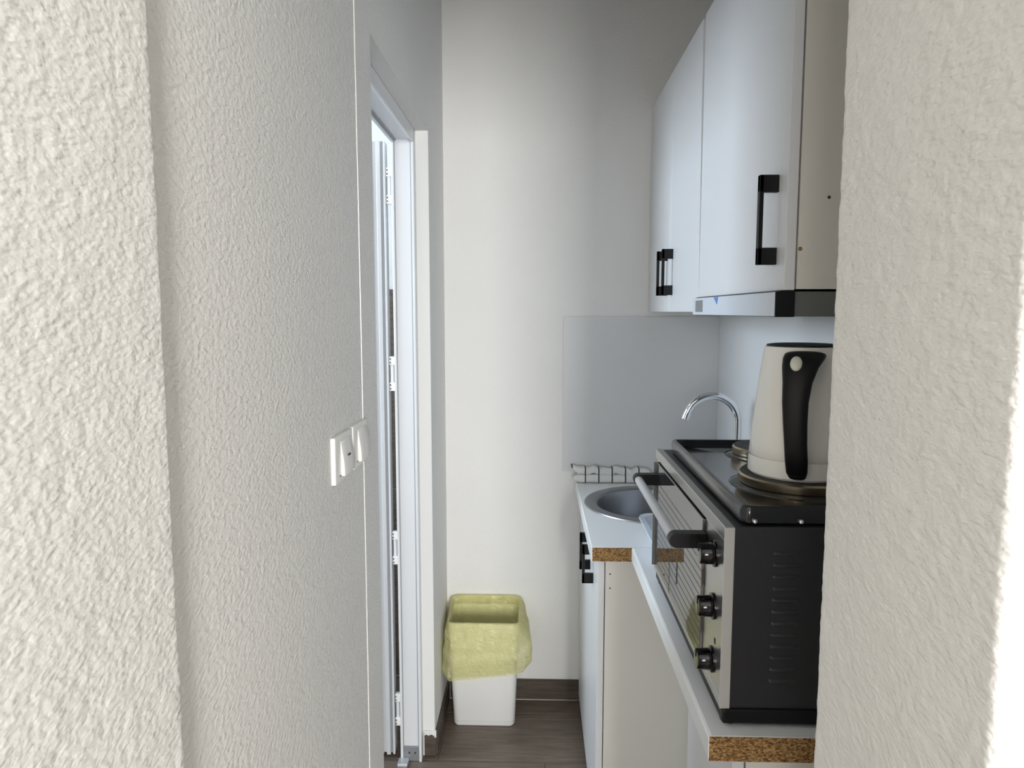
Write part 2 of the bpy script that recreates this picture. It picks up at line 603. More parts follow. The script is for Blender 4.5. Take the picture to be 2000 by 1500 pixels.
o.box(fx0 + 0.008, fx1 - 0.008, DY0, DY1 - 0.03, DZ - 0.032, DZ - 0.001, 0.001, 1)
o.box(fx1 - 0.009, fx1, DY0, DY1 - 0.030, DZ - 0.042, DZ - 0.001, 0.002)
o.box(fx0, fx0 + 0.009, DY0, DY1 - 0.030, DZ - 0.042, DZ - 0.001, 0.002)
o.build('frame_head', 'door_white', dr)
o = MB()
o.box(fx0 + 0.0095, fx0 + 0.016, DY0, DY1 - 0.03, DZ - 0.036, DZ - 0.030)
o.build('seal', 'seal_grey', dr)
o = MB()
o.box(fx0 + 0.008, fx1 - 0.008, DY0, DY0 + 0.030, 0.0, DZ - 0.030, 0.001, 1)
o.box(fx1 - 0.009, fx1, DY0, DY0 + 0.040, 0.0, DZ - 0.002, 0.002)
o.build('frame_jamb', 'door_white', dr)
br = MB().box(fx0 + 0.009, fx1 - 0.0095, DY1 - 0.034, DY1 - 0.005, 0.0, 0.0515, 0.001, 1).build('corner_bracket', 'bracket_grey', dr)
for xx in (fx0 + 0.030, fx0 + 0.050):
    bm = bmesh.new()
    bmesh.ops.create_cone(bm, cap_ends=True, segments=10, radius1=0.0038, radius2=0.003, depth=0.003,
                          matrix=Matrix.Translation((xx, DY1 - 0.035, 0.030)) @ Matrix.Rotation(R(90), 4, 'X'))
    MB().bm(bm).build('screw', 'hole_dark', br)
MB().box(fx0 - 0.006, fx0 + 0.030, DY1 - 0.075, DY1 - 0.034, 0.0, 0.014, 0.004).build('threshold_block', 'silver_paint', dr)

# leaf, swung a little past square into the bathroom, hinge edge near the frame
hx, hy = fx0 - 0.022, DY1 + 0.006
T = Matrix.Translation((hx, hy, 0)) @ Matrix.Rotation(R(3), 4, 'Z')


def leafbox(x0, x1, y0, y1, z0, z1, bev=0.0015):
    b_ = MB().box(x0, x1, y0, y1, z0, z1, bev, 2)
    b_.v = [tuple(T @ Vector(p)) for p in b_.v]
    return b_


z0, z1 = 0.020, 2.090
o = MB()
for a in ((-0.75, -0.001, -0.022, 0.022, z0, z1),):
    q = leafbox(*a)
    o.add(q.v, q.f)
lf = o.build('leaf', 'door_white', dr)
for (a, b_, d_) in ((-0.0085, -0.001, 0.027), (-0.0305, -0.0165, 0.0285), (-0.052, -0.040, 0.026)):
    q = leafbox(a, b_, -d_, -0.020, z0 - 0.006, z1 + 0.002, 0.0025)
    q.build('profile_strip', 'door_white', lf)
q = leafbox(-0.0160, -0.0090, -0.0245, -0.020, z0, z1, 0.001)
q.build('gasket', 'seal_grey', lf)
for hz in (1.95, 1.345, 0.755, 0.18):
    h = MB().tube([(hx + 0.011, hy - 0.020, hz - 0.030), (hx + 0.011, hy - 0.020, hz + 0.030)], 0.0060, 12)
    hg = h.build('hinge', 'door_white', dr, True)
    for s_ in (-1, 1):
        k = MB().box(hx + 0.004, hx + 0.0225, hy - 0.032, hy - 0.012, hz + s_ * 0.043 - 0.014, hz + s_ * 0.043 + 0.014, 0.002)
        k.build('knuckle', 'switch_white', hg)
        o = MB()
        for dz in (-0.006, 0.006):
            o.box(hx + 0.0055, hx + 0.0085, hy - 0.0335, hy - 0.0315, hz + s_ * 0.043 + dz - 0.003, hz + s_ * 0.043 + dz + 0.003)
        o.build('pin_screw', 'hole_dark', hg)

# ------------------------------------------------------------------ light switches


def switch(ya, yb, label, mark):
    za, zb = 1.254, 1.336
    t = thing('light_switch', (XL, (ya + yb) / 2, za), label, 'light switch', 'light switches beside the doorway')
    MB().box(XL - 0.001, XL + 0.008, ya, yb, za, zb, 0.0022, 3).build('plate', 'switch_white', t, True)
    ra, rb = ya + (yb - ya) * 0.30, yb - (yb - ya) * 0.09
    rings = []
    n_ = 14
    for k in range(n_ + 1):
        u = k / n_
        z = zb - 0.011 - u * (zb - za - 0.021)
        x = XL + 0.0088 + 0.0062 * math.sin(u * 1.75) ** 1.2 if u > 0 else XL + 0.0088
        rings.append([(XL + 0.006, ra, z), (x - 0.0006, ra, z), (x, ra + 0.0012, z), (x, rb - 0.0012, z), (x - 0.0006, rb, z), (XL + 0.006, rb, z)])
    rk = MB().loft(rings).build('rocker', 'switch_white', t, True, 50)
    MB().box(XL + 0.0076, XL + 0.0083, ra - 0.009, ra - 0.002, za + 0.010, za + 0.0125).build('slot', 'hole_dark', t)
    if mark:
        ym, zm = (ra + rb) / 2 - 0.002, (za + zb) / 2 + 0.001
        MB().box(XL + 0.0125, XL + 0.0152, ym - 0.0075, ym + 0.0075, zm - 0.0012, zm + 0.0012).build('indicator', 'hole_dark', rk)


switch(1.184, 1.298, 'white wall switch with a small black mark on its rocker', True)
switch(1.306, 1.418, 'plain white wall switch without a mark, nearer the doorway', False)

# ------------------------------------------------------------------ handles


def pull(parent, xf, yc, z0, z1, wid=0.012, proj=0.034, dpt=0.008):
    """black bar handle on a face looking towards -x"""
    h = 0.030
    o = MB()
    o.box(xf - proj, xf - proj + dpt, yc - wid / 2, yc + wid / 2, z0, z1, 0.0012)
    o.box(xf - proj, xf, yc - wid / 2, yc + wid / 2, z0, z0 + h, 0.0012)
    o.box(xf - proj, xf, yc - wid / 2, yc + wid / 2, z1 - h, z1, 0.0012)
    return o.build('handle', 'black_plastic', parent)


def dimple(parent, x, y, z, r, material, name='screw_hole'):
    bm = bmesh.new()
    bmesh.ops.create_cone(bm, cap_ends=True, segments=14, radius1=r, radius2=r * 0.8, depth=0.0016,
                          matrix=Matrix.Translation((x, y, z)) @ Matrix.Rotation(R(90), 4, 'X'))
    return MB().bm(bm).build(name, material, parent)


# ------------------------------------------------------------------ wall cabinets
CF = 0.427      # front of the cabinet doors
CT = 2.293
t = thing('wall_cabinet', (0.57, 2.31, 1.548), 'white two-door wall cabinet in the far corner', 'cabinet', 'white wall cabinets')
MB().box(CF + 0.021, XR, 1.906, YB - 0.001, 1.548, CT).build('body', 'carcass', t)
for ya, yb, yh in ((1.906, 2.3175, 2.270), (2.3205, YB - 0.003, 2.362)):
    o = MB().box(CF, CF + 0.018, ya, yb, 1.548, CT, 0.0008, 1)
    if yb < 2.4:        # this door hangs a little crooked and leaves a wedge-shaped gap beside the hood cabinet
        o.v = [(x_, y_ + (0.024 * (z_ - 1.548) / 0.745 if y_ < 2.0 else 0), z_) for x_, y_, z_ in o.v]
    d = o.build('door', 'laminate', t)
    pull(d, CF, yh, 1.600, 1.742)
t = thing('wall_cabinet', (0.57, 1.58, 1.588), 'white single-door wall cabinet above the extractor hood', 'cabinet', 'white wall cabinets')
MB().box(CF + 0.021, XR, 1.256, 1.902, 1.588, CT).build('body', 'carcass', t)
d = MB().box(CF, CF + 0.018, 1.256, 1.9025, 1.586, CT, 0.0008, 1).build('door', 'laminate', t)
pull(d, CF, 1.305, 1.632, 1.788)
dimple(t, 0.497, 1.256, 1.742, 0.0032, 'hole_dark')
dimple(t, 0.452, 1.256, 1.656, 0.0042, 'brass', 'cam_screw')

# ------------------------------------------------------------------ extractor hood
t = thing('extractor_hood', (0.55, 1.58, 1.540), 'slim slide-out extractor hood with pale front under the near wall cabinet', 'extractor hood')
MB().box(0.447, XR - 0.004, 1.262, 1.898, 1.541, 1.584, 0.001, 1).build('body', 'hood_grey', t)
fp = MB().box(0.412, 0.420, 1.258, 1.898, 1.541, 1.583, 0.001, 1).build('front_panel', 'hood_front', t)
MB().box(0.420, 0.446, 1.256, 1.898, 1.540, 1.5855, 0.001, 1).build('drawer', 'black_plastic', t)
MB().box(0.413, 0.446, 1.2535, 1.259, 1.540, 1.584, 0.001, 1).build('end_cap', 'black_plastic', t)
MB().box(0.4114, 0.4120, 1.790, 1.866, 1.548, 1.577).build('sticker', 'sticker_grey', fp)
o = MB()
o.add([(0.4114, 1.680, 1.582), (0.4114, 1.640, 1.582), (0.4114, 1.650, 1.565), (0.412, 1.680, 1.582), (0.412, 1.640, 1.582), (0.412, 1.650, 1.565)],
      [(0, 1, 2), (3, 5, 4), (0, 3, 4, 1), (1, 4, 5, 2), (2, 5, 3, 0)])
o.build('tape_tab', 'tape_blue', fp)

# ------------------------------------------------------------------ splashbacks
tag(MB().box(0.107, XR - 0.001, YB - 0.0065, YB - 0.0005, 0.935, 1.530, 0.0006, 1).build('splashback', 'splash_board'),
    'grey splashback board on the end wall behind the sink', 'splashback', 'splashback boards')
tag(MB().box(XR - 0.0065, XR - 0.0005, 1.00, YB - 0.0075, ZT, 1.538, 0.0006, 1).build('splashback', 'splash_board'),
    'grey splashback board on the long wall behind kettle and tap', 'splashback', 'splashback boards')

# ------------------------------------------------------------------ sink unit
SY = 1.936      # near end of the sink worktop
SCX, SCY, SR = 0.412, 2.392, 0.243
t = thing('sink_cabinet', (0.44, 2.34, 0), 'white base cabinet with two doors under the sink', 'cabinet')
o = MB()
o.box(0.199, XR - 0.002, SY + 0.014, SY + 0.032, 0.0, ZT - 0.043)
o.box(0.199, XR - 0.002, YB - 0.020, YB - 0.002, 0.0, ZT - 0.043)
o.box(0.199, XR - 0.002, SY + 0.032, YB - 0.020, 0.06, 0.078)
o.box(0.215, 0.233, SY + 0.032, YB - 0.020, 0.0, 0.06)
o.box(XR - 0.008, XR - 0.002, SY + 0.032, YB - 0.020, 0.078, ZT - 0.043)
o.build('body', 'carcass', t)
for ya, yb, yh in ((SY + 0.016, 2.163, 2.105), (2.166, YB - 0.010, 2.222)):
    d = MB().box(0.178, 0.1965, ya, yb, 0.030, ZT - 0.047, 0.0008, 1).build('door', 'laminate', t)
    pull(d, 0.178, yh, 0.732, 0.851)
dimple(t, 0.212, SY + 0.014, 0.818, 0.0026, 'hole_dark')
dimple(t, 0.212, SY + 0.014, 0.777, 0.0026, 'hole_dark')
dimple(t, 0.33, SY + 0.014, 0.818, 0.0026, 'hole_dark')

wt = thing('worktop', (0.43, 2.34, ZT - 0.042), 'white worktop with round cut-out and raw brown end beside the sink', 'worktop', 'kitchen worktops')
x0, x1, ya, yb = 0.158, XR - 0.0065, SY, YB - 0.001
angs = [2 * math.pi * k / 72 for k in range(72)] + [math.atan2(yy - SCY, xx - SCX) % (2 * math.pi) for xx in (x0, x1) for yy in (ya, yb)]
angs = sorted(set(round(a, 5) for a in angs))


def to_rect(a, e=0.0):
    c_, s_ = math.cos(a), math.sin(a)
    k = 1e9
    if c_ > 1e-9: k = min(k, (x1 - e - SCX) / c_)
    if c_ < -1e-9: k = min(k, (x0 + e - SCX) / c_)
    if s_ > 1e-9: k = min(k, (yb - SCY) / s_)
    if s_ < -1e-9: k = min(k, (ya - SCY) / s_)
    return SCX + k * c_, SCY + k * s_


rh = SR - 0.010
zt, zb = ZT, ZT - 0.042
rings = [[(SCX + rh * math.cos(a), SCY + rh * math.sin(a), zb) for a in angs], [(SCX + rh * math.cos(a), SCY + rh * math.sin(a), zt) for a in angs],
         [(*to_rect(a, 0.002), zt) for a in angs], [(*to_rect(a), zt - 0.003) for a in angs], [(*to_rect(a), zb) for a in angs]]
rings.append(rings[0])
MB().loft(rings, caps=False).build('top_board', 'worktop_white', wt)
MB().box(x0 + 0.003, x1, SY - 0.0012, SY + 0.0005, zb + 0.0015, zt - 0.0015, 0.0004, 1).build('raw_edge', 'chipboard', wt)

s_ = thing('sink', (SCX, SCY, ZT - 0.16), 'round brushed steel sink set into the white worktop', 'sink')
MB().lathe(SCX, SCY, [(SR, ZT + 0.0005), (SR - 0.002, ZT + 0.004), (SR - 0.008, ZT + 0.0055), (SR - 0.036, ZT + 0.004), (SR - 0.044, ZT - 0.002), (SR - 0.050, ZT - 0.02),
                      (SR - 0.058, ZT - 0.10), (SR - 0.075, ZT - 0.135), (SR - 0.12, ZT - 0.150), (0.045, ZT - 0.155), (0.04, ZT - 0.158), (0.0001, ZT - 0.158)], 72
           ).build('bowl', 'sink_steel', s_, True, 18)
MB().lathe(SCX, SCY, [(0.040, ZT - 0.157), (0.038, ZT - 0.152), (0.028, ZT - 0.154), (0.0001, ZT - 0.153)], 32).build('drain', 'chrome', s_, True)

# tap
tx, ty = 0.640, 2.262
t = thing('tap', (tx, ty, ZT), 'chrome swan-neck kitchen tap behind the sink', 'tap')
MB().lathe(tx, ty, [(0.0001, ZT), (0.0185, ZT), (0.0185, ZT + 0.006), (0.0165, ZT + 0.010), (0.0165, ZT + 0.075), (0.017, ZT + 0.082), (0.012, ZT + 0.084), (0.0001, ZT + 0.084)], 32).build('base', 'chrome', t, True)
rr = 0.0815
zc = 1.203
pts = [(tx, ty, z) for z in np.linspace(ZT + 0.08, zc, 8)]
for a in np.linspace(6, 163, 26):
    pts.append((tx - rr + rr * math.cos(R(a)), ty, zc + rr * math.sin(R(a))))
ex = pts[-1]
sp_ = MB().tube(pts, 0.0118, 18).build('spout', 'chrome', t, True)
dv = (Vector(pts[-1]) - Vector(pts[-2])).normalized()
MB().tube([Vector(ex) - dv * 0.002, Vector(ex) + dv * 0.017], 0.0126, 18).build('nozzle', 'chrome', sp_, True)
MB().tube([(tx, ty - 0.018, ZT + 0.055), (tx, ty - 0.038, ZT + 0.062), (tx, ty - 0.075, ZT + 0.085)], [0.008, 0.007, 0.006], 14).build('lever', 'chrome', t, True)

# towel: two folded layers with ragged waves
o = MB()
rng = np.random.RandomState(2)
for lay, (za, zb_, xa, xb, yo) in enumerate(((ZT + 0.001, ZT + 0.034, 0.146, 0.425, 0.0), (ZT + 0.031, ZT + 0.060, 0.140, 0.445, 0.003))):
    NX = 46
    rings = []
    for k in range(NX + 1):
        u = k / NX
        x = xa + (xb - xa) * u
        e = min(1.0, (u * 12) ** 0.5, ((1 - u) * 9) ** 0.5)
        h = (zb_ - za) * (0.25 + 0.75 * e)
        wv = 0.0035 * math.sin(u * 21 + lay * 2) + 0.0025 * math.sin(u * 47 + 1) + (0.011 * max(0, 1 - u * 5) - 0.012 * max(0, u - 0.55) if lay else 0)
        cz = (za + zb_) / 2 + (wv if lay else 0)
        ya_, yb_ = 2.672 + yo + 0.002 * math.sin(u * 31 + lay), YB - 0.010
        ring = []
        for q in range(16):
            a = 2 * math.pi * q / 16
            ca, sa = math.cos(a), math.sin(a)
            yy = (ya_ + yb_) / 2 + (yb_ - ya_) / 2 * math.copysign(abs(ca) ** 0.55, ca) * (0.8 + 0.2 * e)
            zz = cz + h / 2 * math.copysign(abs(sa) ** 0.6, sa)
            ring.append((x, yy, max(zz, ZT + 0.0012)))
        rings.append(ring)
    o.loft(rings)
tag(o.build('kitchen_towel', 'check_towel', None, True), 'folded white towel with dark checks lying behind the sink', 'towel')

# clear plastic tray beside the sink
bx_, by_ = 0.395, 1.925
o = MB()
W_, D_ = 0.18, 0.33
prof = [(0.0, -0.030, ZT + 0.0015), (0.0, -0.010, ZT + 0.0015), (0.0, -0.004, ZT + 0.010), (0.0, 0.0, ZT + 0.052), (0.0, 0.014, ZT + 0.054), (0.0, 0.016, ZT + 0.050), (0, 0.014, ZT + 0.048),
        (0, 0.002, ZT + 0.047), (0, -0.001, ZT + 0.012)]
rings = [rrect(bx_, by_, z, W_ + 2 * e - 0.03, D_ + 2 * e - 0.03, 0.030 + e * 0.6, 8) for _, e, z in prof]
o.loft(rings)
tag(o.build('plastic_tray', 'clear_plastic', None, True), 'clear plastic tray on the worktop between sink and mini oven', 'tray')

# ------------------------------------------------------------------ near worktop and cabinet
wt = thing('worktop', (0.48, 1.49, ZT - 0.042), 'narrow white worktop with raw chipboard end under the mini oven', 'worktop', 'kitchen worktops')
o = MB()
x0, x1 = 0.269, XR - 0.0065
prof = [(x1, zb), (x1, zt), (x0 + 0.005, zt), (x0 + 0.0015, zt - 0.0015), (x0, zt - 0.005), (x0, zb + 0.005), (x0 + 0.0015, zb + 0.0015), (x0 + 0.005, zb)]
zt, zb = ZT, ZT - 0.042
prof = [(x1, zb), (x1, zt), (x0 + 0.005, zt), (x0 + 0.0015, zt - 0.0015), (x0, zt - 0.005), (x0, zb + 0.005), (x0 + 0.0015, zb + 0.0015), (x0 + 0.005, zb)]
o.loft([[(px, yy, pz) for px, pz in prof] for yy in (1.052, SY - 0.0018)])
o.build('top_board', 'worktop_white', wt)
MB().box(x0 + 0.0012, x1, 1.0508, 1.0524, zb + 0.001, zt - 0.001, 0.0004, 1).build('raw_edge', 'chipboard', wt)
t = thing('base_cabinet', (0.5, 1.23, 0), 'white base cabinet under the mini oven worktop', 'cabinet')
MB().box(0.333, XR, 1.070, 1.385, 0.0, ZT - 0.043).build('body', 'carcass', t)
MB().box(0.312, 0.330, 1.070, 1.385, 0.03, ZT - 0.046, 0.0008, 1).build('door', 'laminate', t)

# ------------------------------------------------------------------ mini oven with hob
OX, OY0, OY1, OZ = 0.291, 1.078, 1.694, 1.222
ov = thing('mini_oven', (0.48, 1.39, ZT), 'black mini oven with steel front, three knobs and two hotplates on top', 'oven')
MB().box(OX + 0.014, 0.668, OY0, OY1, ZT + 0.030, OZ, 0.002).build('body', 'black_sheet', ov)
sk = MB().box(OX + 0.004, 0.672, OY0 - 0.004, OY1 + 0.002, ZT + 0.006, ZT + 0.031, 0.004).build('base_skirt', 'black_plastic', ov)
for fx, fy in ((OX + 0.02, OY0 + 0.02), (OX + 0.02, OY1 - 0.02), (0.65, OY0 + 0.02), (0.65, OY1 - 0.02)):
    MB().lathe(fx, fy, [(0.0001, ZT + 0.0005), (0.013, ZT + 0.0005), (0.015, ZT + 0.008), (0.0001, ZT + 0.008)], 16).build('foot', 'black_plastic', ov, True)
# front frame: top, bottom, control column, far post
o = MB()
o.box(OX, OX + 0.016, OY0, OY1 + 0.012, OZ - 0.022, OZ - 0.0005, 0.001, 1)
o.box(OX, OX + 0.016, OY0, OY1 + 0.006, ZT + 0.030, ZT + 0.046, 0.001, 1)
o.box(OX + 0.003, OX + 0.016, OY1 - 0.016, OY1 + 0.006, ZT + 0.046, OZ - 0.022, 0.001, 1)
o.build('front_frame', 'steel', ov)
MB().box(OX + 0.001, OX + 0.014, OY0 + 0.0005, 1.200, ZT + 0.046, OZ - 0.022, 0.001, 1).build('control_panel', 'steel', ov)
MB().box(OX - 0.0005, OX + 0.0155, OY0 - 0.0012, OY0 + 0.0006, ZT + 0.030, OZ - 0.001, 0.0005, 1).build('edge_strip', 'steel_edge', ov)
MB().box(OX + 0.0003, OX + 0.001, 1.118, 1.124, 1.015, 1.024).build('indicator_lamp', 'hole_dark', ov)
od = MB().box(OX - 0.004, OX + 0.010, 1.203, OY1 - 0.018, ZT + 0.049, OZ - 0.025, 0.0015).build('oven_door', 'oven_glass', ov)
o = MB()
for k in range(13):
    z = 0.965 + k * 0.0155
    o.box(OX - 0.0043, OX - 0.0038, 1.206, OY1 - 0.035, z, z + 0.0012)
ln = o.build('printed_lines', 'oven_line', od)
ln['kind'] = 'stuff'
MB().box(OX - 0.010, OX + 0.004, OY1 - 0.0225, OY1 - 0.0175, ZT + 0.047, OZ - 0.026, 0.001, 1).build('door_edge', 'hood_grey', od)
hz = 1.163
hb = MB().tube([(0.240, 1.192, hz), (0.240, 1.646, hz)], 0.0095, 20).build('handle', 'silver_paint', od, True)
for yc in (1.200, 1.640):
    o = MB()
    ring = []
    for q in range(20):
        a = 2 * math.pi * q / 20
        ring.append((a, q))
    pr_ = [(0.290, hz - 0.0125), (0.290, hz + 0.0125)] + [(0.241 + 0.0125 * math.cos(R(a)), hz + 0.0125 * math.sin(R(a))) for a in np.linspace(90, 270, 12)]
    o.loft([[(px, yy, pz) for px, pz in pr_] for yy in (yc - 0.011, yc + 0.011)])
    o.build('handle_post', 'black_plastic', hb, True)
for z in (1.160, 1.072, 0.982):
    kb = MB()
    ky = 1.136
    prof = [(0.0001, 0.0), (0.0215, 0.0), (0.0215, 0.003), (0.0175, 0.0045), (0.0165, 0.024), (0.0150, 0.026), (0.0001, 0.0265)]
    rings = [[(OX + 0.001 - d_, ky + r_ * math.cos(2 * math.pi * i / 32), z + r_ * math.sin(2 * math.pi * i / 32)) for i in range(32)] for r_, d_ in prof]
    kb.loft(rings, False)
    kn = kb.build('knob', 'knob_chrome', ov, True)
    MB().box(OX - 0.0262, OX - 0.010, ky - 0.0016, ky + 0.0016, z + 0.004, z + 0.0172).build('pointer', 'black_plastic', kn)
# pressed louvres on the side
for k in range(12):
    z = 1.181 - k * 0.0186
    ring = rrect(0.387, 0, z, 0.044, 0.0078, 0.0038, 5)
    bm_ = MB()
    bm_.loft([[(a, OY0 + 0.0005, z + b_ * 1.0) for a, b_, _ in ring], [(0.387 + (a - 0.387) * 0.97, OY0 - 0.0012, z + b_ * 0.82 - 0.0004) for a, b_, _ in ring],
              [(0.387 + (a - 0.387) * 0.88, OY0 - 0.0026, z + b_ * 0.42 - 0.0012) for a, b_, _ in ring]])
    bm_.build('louvre', 'black_sheet', ov, True, 60)
# hob tray
HX0, HX1, HY0, HY1 = 0.318, 0.664, 1.085, 1.672
hc, hcy, hw, hd = (HX0 + HX1) / 2, (HY0 + HY1) / 2, HX1 - HX0, HY1 - HY0
o = MB()
rings = [rrect(hc, hcy, z, hw + e, hd + e, max(0.004, 0.016 + e / 2), 6) for z, e in
         ((OZ, -0.02), (OZ + 0.004, -0.002), (OZ + 0.020, 0.0), (OZ + 0.0275, -0.004), (OZ + 0.030, -0.010), (OZ + 0.029, -0.022), (OZ + 0.018, -0.034), (OZ + 0.016, -0.05), (OZ + 0.016, -0.3))]
o.loft(rings)
hob = o.build('hob', 'black_enamel', ov, True, 55)
HP = []
for px, py, r_ in ((0.474, 1.285, 0.103), (0.510, 1.545, 0.080)):
    zz = OZ + 0.016
    MB().lathe(px, py, [(r_ + 0.016, zz), (r_ + 0.006, zz + 0.004), (r_ - 0.004, zz + 0.005)], 56).build('plate_collar', 'black_enamel', hob, True)
    MB().lathe(px, py, [(r_ - 0.002, zz + 0.005), (r_, zz + 0.008), (r_, zz + 0.019), (r_ - 0.003, zz + 0.022)], 56).build('plate_ring', 'plate_ring', hob, True)
    MB().lathe(px, py, [(r_ - 0.003, zz + 0.021), (r_ - 0.004, zz + 0.023), (0.022, zz + 0.023), (0.019, zz + 0.021), (0.0001, zz + 0.021)], 56).build('hotplate', 'plate_iron', hob, True)
for k, (yy, zz) in enumerate(((1.0838, 1.229), (1.0838, 1.229))):
    bm = bmesh.new()
    bmesh.ops.create_uvsphere(bm, u_segments=10, v_segments=8, radius=0.0045, matrix=Matrix.Translation((0.338 + k * 0.07, yy, zz)))
    MB().bm(bm).build('hob_screw', 'chrome', hob, True)

# ------------------------------------------------------------------ kettle
KX, KY, KZ = 0.474, 1.285, OZ + 0.0395
ke = thing('kettle', (KX, KY, KZ), 'white electric kettle with black handle standing on the near hotplate', 'kettle')
MB().lathe(KX, KY, [(0.0001, KZ), (0.083, KZ), (0.0865, KZ + 0.004), (0.0855, KZ + 0.0325)], 64).build('base_band', 'kettle_white', ke, True)
MB().lathe(KX, KY, [(0.0840, KZ + 0.0318), (0.0852, KZ + 0.0336), (0.0835, KZ + 0.06), (0.0775, KZ + 0.12), (0.0705, KZ + 0.18), (0.0645, KZ + 0.222), (0.0630, KZ + 0.2265), (0.0600, KZ + 0.2275)], 64).build('body', 'kettle_white', ke, True)
MB().lathe(KX, KY, [(0.0615, KZ + 0.2255), (0.0605, KZ + 0.2300), (0.050, KZ + 0.2315), (0.02, KZ + 0.2325), (0.0001, KZ + 0.2328)], 64).build('lid', 'black_plastic', ke, True)
# spout on the far side
o = MB()
for q in (0,):
    rings = []
    for k in range(7):
        u = k / 6
        z = KZ + 0.165 + 0.062 * u
        rb = 0.0722 - (z - KZ - 0.165) * 0.135
        out = 0.002 + 0.026 * u
        wv = 0.012 + 0.016 * u
        ring = []
        for a in np.linspace(-90, 90, 11):
            ring.append((KX + 0.35 * (rb - 0.010 + (out + 0.010) * math.cos(R(a))) + 0.937 * wv * math.sin(R(a)),
                         KY + 0.937 * (rb - 0.010 + (out + 0.010) * math.cos(R(a))) - 0.35 * wv * math.sin(R(a)), z))
        rings.append(ring)
    o.loft(rings)
o.build('spout', 'kettle_white', ke, True)
# handle: wide at the top, tapering down to the base
ha = math.atan2(-1.285, -0.515)
dr_ = Vector((math.cos(ha), math.sin(ha), 0))
tn = Vector((-math.sin(ha), math.cos(ha), 0))     # to the right as seen from the front
path = [(0.052, 0.212, 0.062, 0.016, 0.006), (0.072, 0.214, 0.066, 0.016, 0.006), (0.092, 0.210, 0.064, 0.018, 0.004), (0.105, 0.196, 0.056, 0.020, 0.0), (0.111, 0.172, 0.046, 0.020, -0.003),
        (0.114, 0.140, 0.041, 0.020, -0.005), (0.115, 0.105, 0.038, 0.020, -0.004), (0.114, 0.070, 0.036, 0.020, -0.002), (0.110, 0.042, 0.036, 0.020, 0.0), (0.103, 0.022, 0.034, 0.019, 0.001),
        (0.094, 0.013, 0.028, 0.014, 0.002), (0.080, 0.014, 0.024, 0.010, 0.002)]
rings = []
pv = [dr_ * a + Vector((0, 0, z)) for a, z, *_ in path]
for i, (a, z, wd, th, sh) in enumerate(path):
    tg = (pv[min(i + 1, len(pv) - 1)] - pv[max(i - 1, 0)]).normalized()
    nn = tn.cross(tg).normalized()
    c_ = Vector((KX, KY, KZ)) + pv[i] + tn * sh
    ring = []
    for q in range(20):
        an = 2 * math.pi * q / 20
        ca, sa = math.cos(an), math.sin(an)
        ring.append(c_ + tn * (wd / 2 * math.copysign(abs(ca) ** 0.75, ca)) + nn * (th / 2 * math.copysign(abs(sa) ** 0.75, sa)))
    rings.append(ring)
hd_ = MB().loft(rings).build('handle', 'black_plastic', ke, True, 70)
bm = bmesh.new()
bmesh.ops.create_uvsphere(bm, u_segments=20, v_segments=12, radius=1.0)
cb = Vector((KX, KY, KZ)) + dr_ * 0.1115 + Vector((0, 0, 0.2030)) + tn * -0.006
ax = Vector((0, 0, 1)) * 0.9 - dr_ * 0.55
ax.normalize()
nn = tn.cross(ax)
for v in bm.verts:
    v.co = cb + tn * (v.co.x * 0.0095) + ax * (v.co.z * 0.0135) + nn * (v.co.y * 0.0060)
MB().bm(bm).build('button', 'button_cream', hd_, True)

# ------------------------------------------------------------------ bin with liner
BXc, BYc = -0.187, 2.620
bn = thing('waste_bin', (BXc, BYc, 0), 'small white plastic waste bin in the corner by the back wall', 'bin')
rings = []
for z, w_, d_, r_ in ((0.001, 0.222, 0.148, 0.020), (0.006, 0.230, 0.154, 0.024), (0.40, 0.262, 0.188, 0.026), (0.402, 0.266, 0.192, 0.027), (0.405, 0.264, 0.190, 0.026), (0.404, 0.258, 0.184, 0.024),
                       (0.012, 0.224, 0.148, 0.020)):
    rings.append(rrect(BXc, BYc, z, w_, d_, r_, 8))
MB().loft(rings).build('bucket', 'bin_white', bn, True)
MB().loft([rrect(BXc, BYc, z, 0.2318 + z * 0.08, 0.1562 + z * 0.08, 0.024, 8) for z in (0.0185, 0.0200)], False).build('moulded_line', 'bin_line', bn, True)

NP = 26
ring0 = rrect(0, 0, 0, 1, 1, 0.16, NP)
n_ = len(ring0)


def liner_ring(w_, d_, zf, offx=None, wob=0.0, seed=0):
    out = []
    base_ = rrect(0, 0, 0, w_, d_, 0.028, NP)
    for i, (x, y, _) in enumerate(base_):
        a = math.atan2(y / d_, x / w_)
        nx, ny = math.cos(a), math.sin(a)
        e = offx(a) if offx else 0.0
        wb_ = wob * (math.sin(a * 9 + seed) * 0.5 + math.sin(a * 17 + seed * 2.3) * 0.35 + math.sin(a * 31 + seed * 1.7) * 0.25)
        X = BXc + x + nx * (e + wb_)
        Y = BYc + y + ny * (e * 0.8 + wb_)
        X = max(X, XL + 0.002)
        Y = min(Y, YB - 0.002)
        out.append((X, Y, zf(a)))
    return out


def top_z(a):       # rim of the liner: on the bin at the front, standing up at the back
    return 0.409 + 0.040 * max(0.0, math.sin(a)) ** 0.7 + 0.003 * math.sin(5 * a)


def low_z(a):       # where the hanging edge ends: longest at the front left
    f = 0.5 - 0.5 * math.cos(a - R(40))       # 0 towards back right, 1 towards front left
    return 0.268 - 0.082 * f + 0.006 * math.sin(3 * a + 1)


def bulge(k):
    def g(a):
        right = math.exp(-((a - R(-5)) / 0.75) ** 2)
        left = math.exp(-((abs(a) - R(178)) / 0.65) ** 2)
        return k * (0.085 * right + 0.034 * left + 0.003)
    return g


